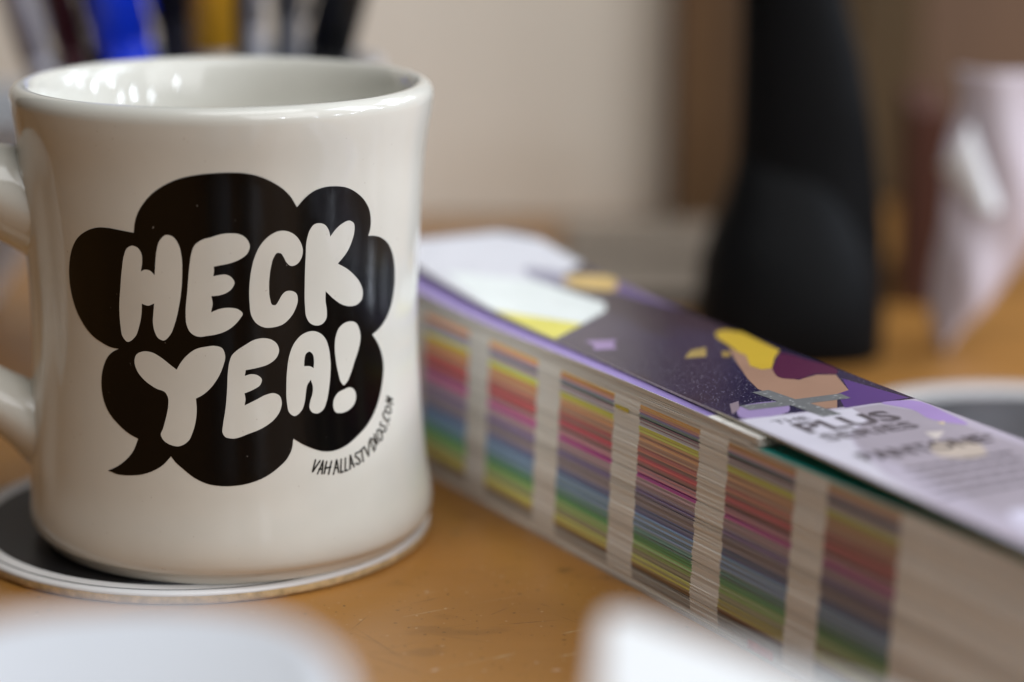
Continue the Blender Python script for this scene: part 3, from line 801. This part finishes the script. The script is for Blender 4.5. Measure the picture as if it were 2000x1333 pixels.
def pen(name, label, base, tip, r, color, rough=0.3, tipcol=None, cat='pen', cut=0.62):
    """a barrel from base to tip (mm) with an end cap and a clip"""
    b = Vector(base); t = Vector(tip)
    L = (t - b).length
    e = thing(name, label, cat, base, 0, 'pens and pencils in the cup')
    e.rotation_mode = 'QUATERNION'
    e.rotation_quaternion = (t - b).to_track_quat('Z', 'Y')
    m = mat(name + '_barrel', color, rough, 0.05, 60)
    bm = bmesh.new()
    lathe(bm, [(0, 0), (r * 0.4, 0.2), (r * 0.95, 9), (r, 12), (r, L * cut), (r * 1.0, L * cut + 0.1), (0, L * cut + 0.1)], 24)
    mesh_obj('barrel', bm, m, e, smooth=True)
    bm = bmesh.new()
    lathe(bm, [(0, L * cut), (r * 1.12, L * cut), (r * 1.12, L - 2), (r * 0.8, L), (0, L)], 24)
    mesh_obj('cap', bm, mat(name + '_cap', tipcol or color, rough, 0.05, 60), e, smooth=True)
    bm = bmesh.new()
    box(bm, -1.2, 1.2, r * 1.12 + 0.6, r * 1.12 + 1.8, L * 0.66, L - 3)
    box(bm, -1.2, 1.2, r * 0.6, r * 1.12 + 0.62, L - 6, L - 3.2)
    mesh_obj('clip', bm, m, e)
    return e
PZB = 5.2
pen('marker', 'saturated blue marker leaning in the cup behind the mug', (-78, 575, PZB), (-107, 571, 132), 6.2, (0.006, 0.045, 0.78), 0.25, (0.006, 0.045, 0.78), 'marker')
pen('marker', 'dark red marker leaning left in the cup', (-94, 580, PZB), (-121, 578, 128), 3.8, (0.055, 0.006, 0.008), 0.35, None, 'marker')
pen('marker', 'black marker between the red and the blue one', (-88, 585, PZB), (-111, 584, 136), 4.6, (0.010, 0.010, 0.012), 0.35, None, 'marker')
pen('pencil', 'ochre yellow pencil standing in the middle of the cup', (-72, 566, PZB), (-75, 570, 150), 5.0, (0.36, 0.34, 0.33), 0.5, (0.58, 0.29, 0.010), 'pencil', 0.53)
pen('marker', 'dark grey marker right of the blue marker', (-74, 592, PZB), (-93, 592, 138), 6.0, (0.045, 0.042, 0.045), 0.35, None, 'marker')
pen('marker', 'slim black marker beside the ochre pencil', (-66, 590, PZB), (-71, 590, 146), 3.6, (0.012, 0.012, 0.014), 0.3, None, 'marker')
pen('pen', 'clear silver pen right of the ochre pencil', (-62, 572, PZB), (-65, 566, 140), 2.4, (0.30, 0.30, 0.33), 0.2, None, 'pen')
pen('marker', 'thick black marker leaning right at the cup edge', (-68, 582, PZB), (-33, 578, 128), 5.6, (0.008, 0.008, 0.009), 0.4, None, 'marker')
pen('pen', 'pale grey pen leaning far left in the cup', (-97, 570, PZB), (-130, 566, 126), 3.4, (0.34, 0.33, 0.37), 0.35, None, 'pen')
pen('pencil', 'pale yellow pencil behind the grey pen at far left', (-98, 588, PZB), (-126, 592, 130), 2.6, (0.45, 0.36, 0.16), 0.4, None, 'pencil')

pen('marker', 'black marker half hidden between blue and ochre ones', (-80, 600, PZB), (-84, 604, 140), 5.4, (0.009, 0.009, 0.010), 0.45, None, 'marker')
pen('pen', 'grey metal pen behind the slim black marker', (-60, 600, PZB), (-58, 606, 138), 3.8, (0.16, 0.16, 0.18), 0.3, None, 'pen')
pen('marker', 'charcoal marker behind the dark red one at left', (-96, 600, PZB), (-113, 606, 134), 5.0, (0.02, 0.018, 0.022), 0.45, None, 'marker')
# beige board behind, standing on the table
bm = bmesh.new(); box(bm, -420, 53, 778, 790, 0.2, 330)
tag(mesh_obj('beige_board', bm, M['beige'], bevel=1), 'plain beige board standing behind the pen cup', 'board')
bm = bmesh.new(); box(bm, 53.6, 72, 752, 792, 0.2, 332)
tag(mesh_obj('wooden_post', bm, M['wood_mid'], bevel=1), 'brown wooden post at the right end of the beige board', 'post')
# brown cabinet with vertical planks
cab = thing('wooden_cabinet', 'dark brown wooden cabinet side behind the black stand', 'cabinet', (140, 812, 0))
for k, (x0, x1, mm_) in enumerate(((-67, -48, 'wood_mid'), (-47.4, -22, 'wood_dark'), (-21.4, 2, 'wood_dark'), (2.6, 60, 'wood_pink'), (60.6, 150, 'wood_pink'))):
    bm = bmesh.new(); box(bm, x0, x1, (k % 2) * 1.5, 18, 0.2, 330)
    mesh_obj('plank', bm, M[mm_], cab, bevel=1.0)

# black stand: lofted foot and tapering neck
st = thing('monitor_stand', 'tall black plastic stand behind the swatch deck', 'stand', (74.5, 594, 0))
def loft(bm, secs, k=32, e=3.2):
    rings = []
    for cx, hx, cy, hy, z in secs:
        ring = []
        for i in range(k):
            t = 2 * math.pi * i / k
            c, s = math.cos(t), math.sin(t)
            ring.append(bm.verts.new((cx + hx * math.copysign(abs(c) ** (2 / e), c), cy + hy * math.copysign(abs(s) ** (2 / e), s), z)))
        rings.append(ring)
    for a, b in zip(rings, rings[1:]):
        for i in range(k):
            bm.faces.new((a[i], a[(i + 1) % k], b[(i + 1) % k], b[i]))
    bm.faces.new(rings[0][::-1]); bm.faces.new(rings[-1])
def span(l, r, cy, hy, z):
    return ((l + r) / 2, (r - l) / 2, cy, hy, z)
bm = bmesh.new()
loft(bm, [span(-26.6, 23, 2, 20, 0.2), span(-26.7, 23.2, 2, 21, 3), span(-26.0, 23, 2, 20, 14), span(-24.8, 21, 3, 18, 25), span(-22.6, 17, 4, 15, 32), span(-19.5, 14, 5, 12, 39), span(-17.2, 10, 6, 9, 46), span(-15.8, 6, 7, 6, 52)], e=2.6)
mesh_obj('foot', bm, M['black_plastic'], st, smooth=True)
bm = bmesh.new()
loft(bm, [span(-6, 24.2, 6, 12, 0.4), span(-9, 24.2, 6, 12, 14), span(-13, 23.8, 7, 12, 30), span(-16.5, 22.6, 8, 11, 42), span(-15.8, 20.2, 9, 10, 58), span(-15.6, 16.0, 10, 10, 78),
          span(-15.7, 11.2, 11, 9, 94), span(-16, 8.4, 12, 9, 115), span(-16, 6.5, 12, 9, 150), span(-15, 5.5, 12, 8, 176)], e=2.4)
mesh_obj('neck', bm, M['black_plastic'], st, smooth=True)

# grey notebook lying behind the deck
nb = thing('notebook', 'grey closed notebook lying behind the swatch deck', 'notebook', (16, 640, 0))
bm = bmesh.new(); box(bm, 0, 72, 0, 111, 4.4, 5.4)
mesh_obj('front_cover', bm, M['grey_cloth'], nb, bevel=0.3)
bm = bmesh.new(); box(bm, 0.8, 71, 1.5, 110, 1.2, 4.35)
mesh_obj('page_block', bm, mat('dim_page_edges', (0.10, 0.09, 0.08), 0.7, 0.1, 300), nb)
bm = bmesh.new(); box(bm, 0, 72, 0, 111, 0.2, 1.15)
mesh_obj('rear_cover', bm, M['grey_cloth'], nb, bevel=0.3)

bm = bmesh.new(); box(bm, -0.3, 72.3, 52, 56, 5.3, 5.9)
mesh_obj('elastic_band', bm, M['black_plastic'], nb)
# dark red folder and curled pale paper at the right
bm = bmesh.new(); box(bm, 0, 11, 0, 60, 0.2, 56)
rb = tag(mesh_obj('red_folder', bm, M['red_brown'], bevel=0.8), 'dark red box file standing beside the crumpled pale paper', 'box file')
rb.location = Vector((113, 650, 0)) * MM; rb.rotation_euler = (0, 0, D(-6))
def ribbon(fn, nu, nv, th):
    bm = bmesh.new()
    g = [[bm.verts.new(fn(i / nu, j / nv)) for j in range(nv + 1)] for i in range(nu + 1)]
    for i in range(nu):
        for j in range(nv):
            bm.faces.new((g[i][j], g[i + 1][j], g[i + 1][j + 1], g[i][j + 1]))
    return bm
PX = [(-0.5, 1.6, 2.2), (5, -0.4, 8), (12, -1.2, 15), (22, -0.8, 22), (33, 0.6, 27), (42, 1.0, 30), (52, 0.4, 31), (56, 1.6, 31), (62, 3.6, 31), (67, 4.4, 31), (72, 3.0, 31), (75, 2.6, 31)]
def edge(z, k):
    for a_, b_ in zip(PX, PX[1:]):
        if z <= b_[0]:
            t = (z - a_[0]) / (b_[0] - a_[0])
            return a_[k] + (b_[k] - a_[k]) * t
    return PX[-1][k]
def crumple(u, v):
    # left and right edges wander with height; the sheet bows towards the camera and is creased
    z = 0.4 + v * 74
    l, r = edge(z, 1), edge(z, 2)
    x = l + (r - l) * u
    y = -11 * math.sin(math.pi * min(1, u * 0.9 + 0.05)) + 1.0 * math.sin(x * 0.33 + z * 0.11) + 0.8 * abs(math.sin(z * 0.09 + u * 3))
    return (x, y, z)
bm = ribbon(crumple, 40, 40, 0.3)
pap = mesh_obj('crumpled_paper', bm, M['lilac_paper'], None, smooth=True)
tag(pap, 'crumpled pale pinkish paper standing at the right edge', 'paper')
pap.location = Vector((112.5, 603, 0)) * MM
sol = pap.modifiers.new('thickness', 'SOLIDIFY'); sol.thickness = 0.3 * MM
def fold(u, v):
    a_ = Vector((-1.0, -3, 49)).lerp(Vector((5.5, -9, 61)), v)
    b_ = Vector((9, -14, 37.5)).lerp(Vector((13.5, -14.5, 40)), v)
    p = a_.lerp(b_, u)
    p.y -= 3.0 * math.sin(math.pi * v) * (1 - u * 0.5)
    return p
bm = ribbon(fold, 16, 8, 0.3)
fl = mesh_obj('folded_corner', bm, mat('white_paper_fold', (0.92, 0.93, 0.95), 0.5, 0.02, 40), pap, smooth=True)
so = fl.modifiers.new('thickness', 'SOLIDIFY'); so.thickness = 0.3 * MM

# white bowl at the far left
bowl = thing('white_bowl', 'blurred white bowl at the left edge behind the mug handle', 'bowl', (-168, 640, 0))
bm = bmesh.new()
lathe(bm, [(0, 0.3), (20, 0.3), (21, 3), (38, 26), (46, 55), (46.5, 58), (45.4, 58.6), (44, 57), (36, 28), (18, 7), (0, 6)], 64)
mesh_obj('bowl_shell', bm, M['white_plastic'], bowl, smooth=True)
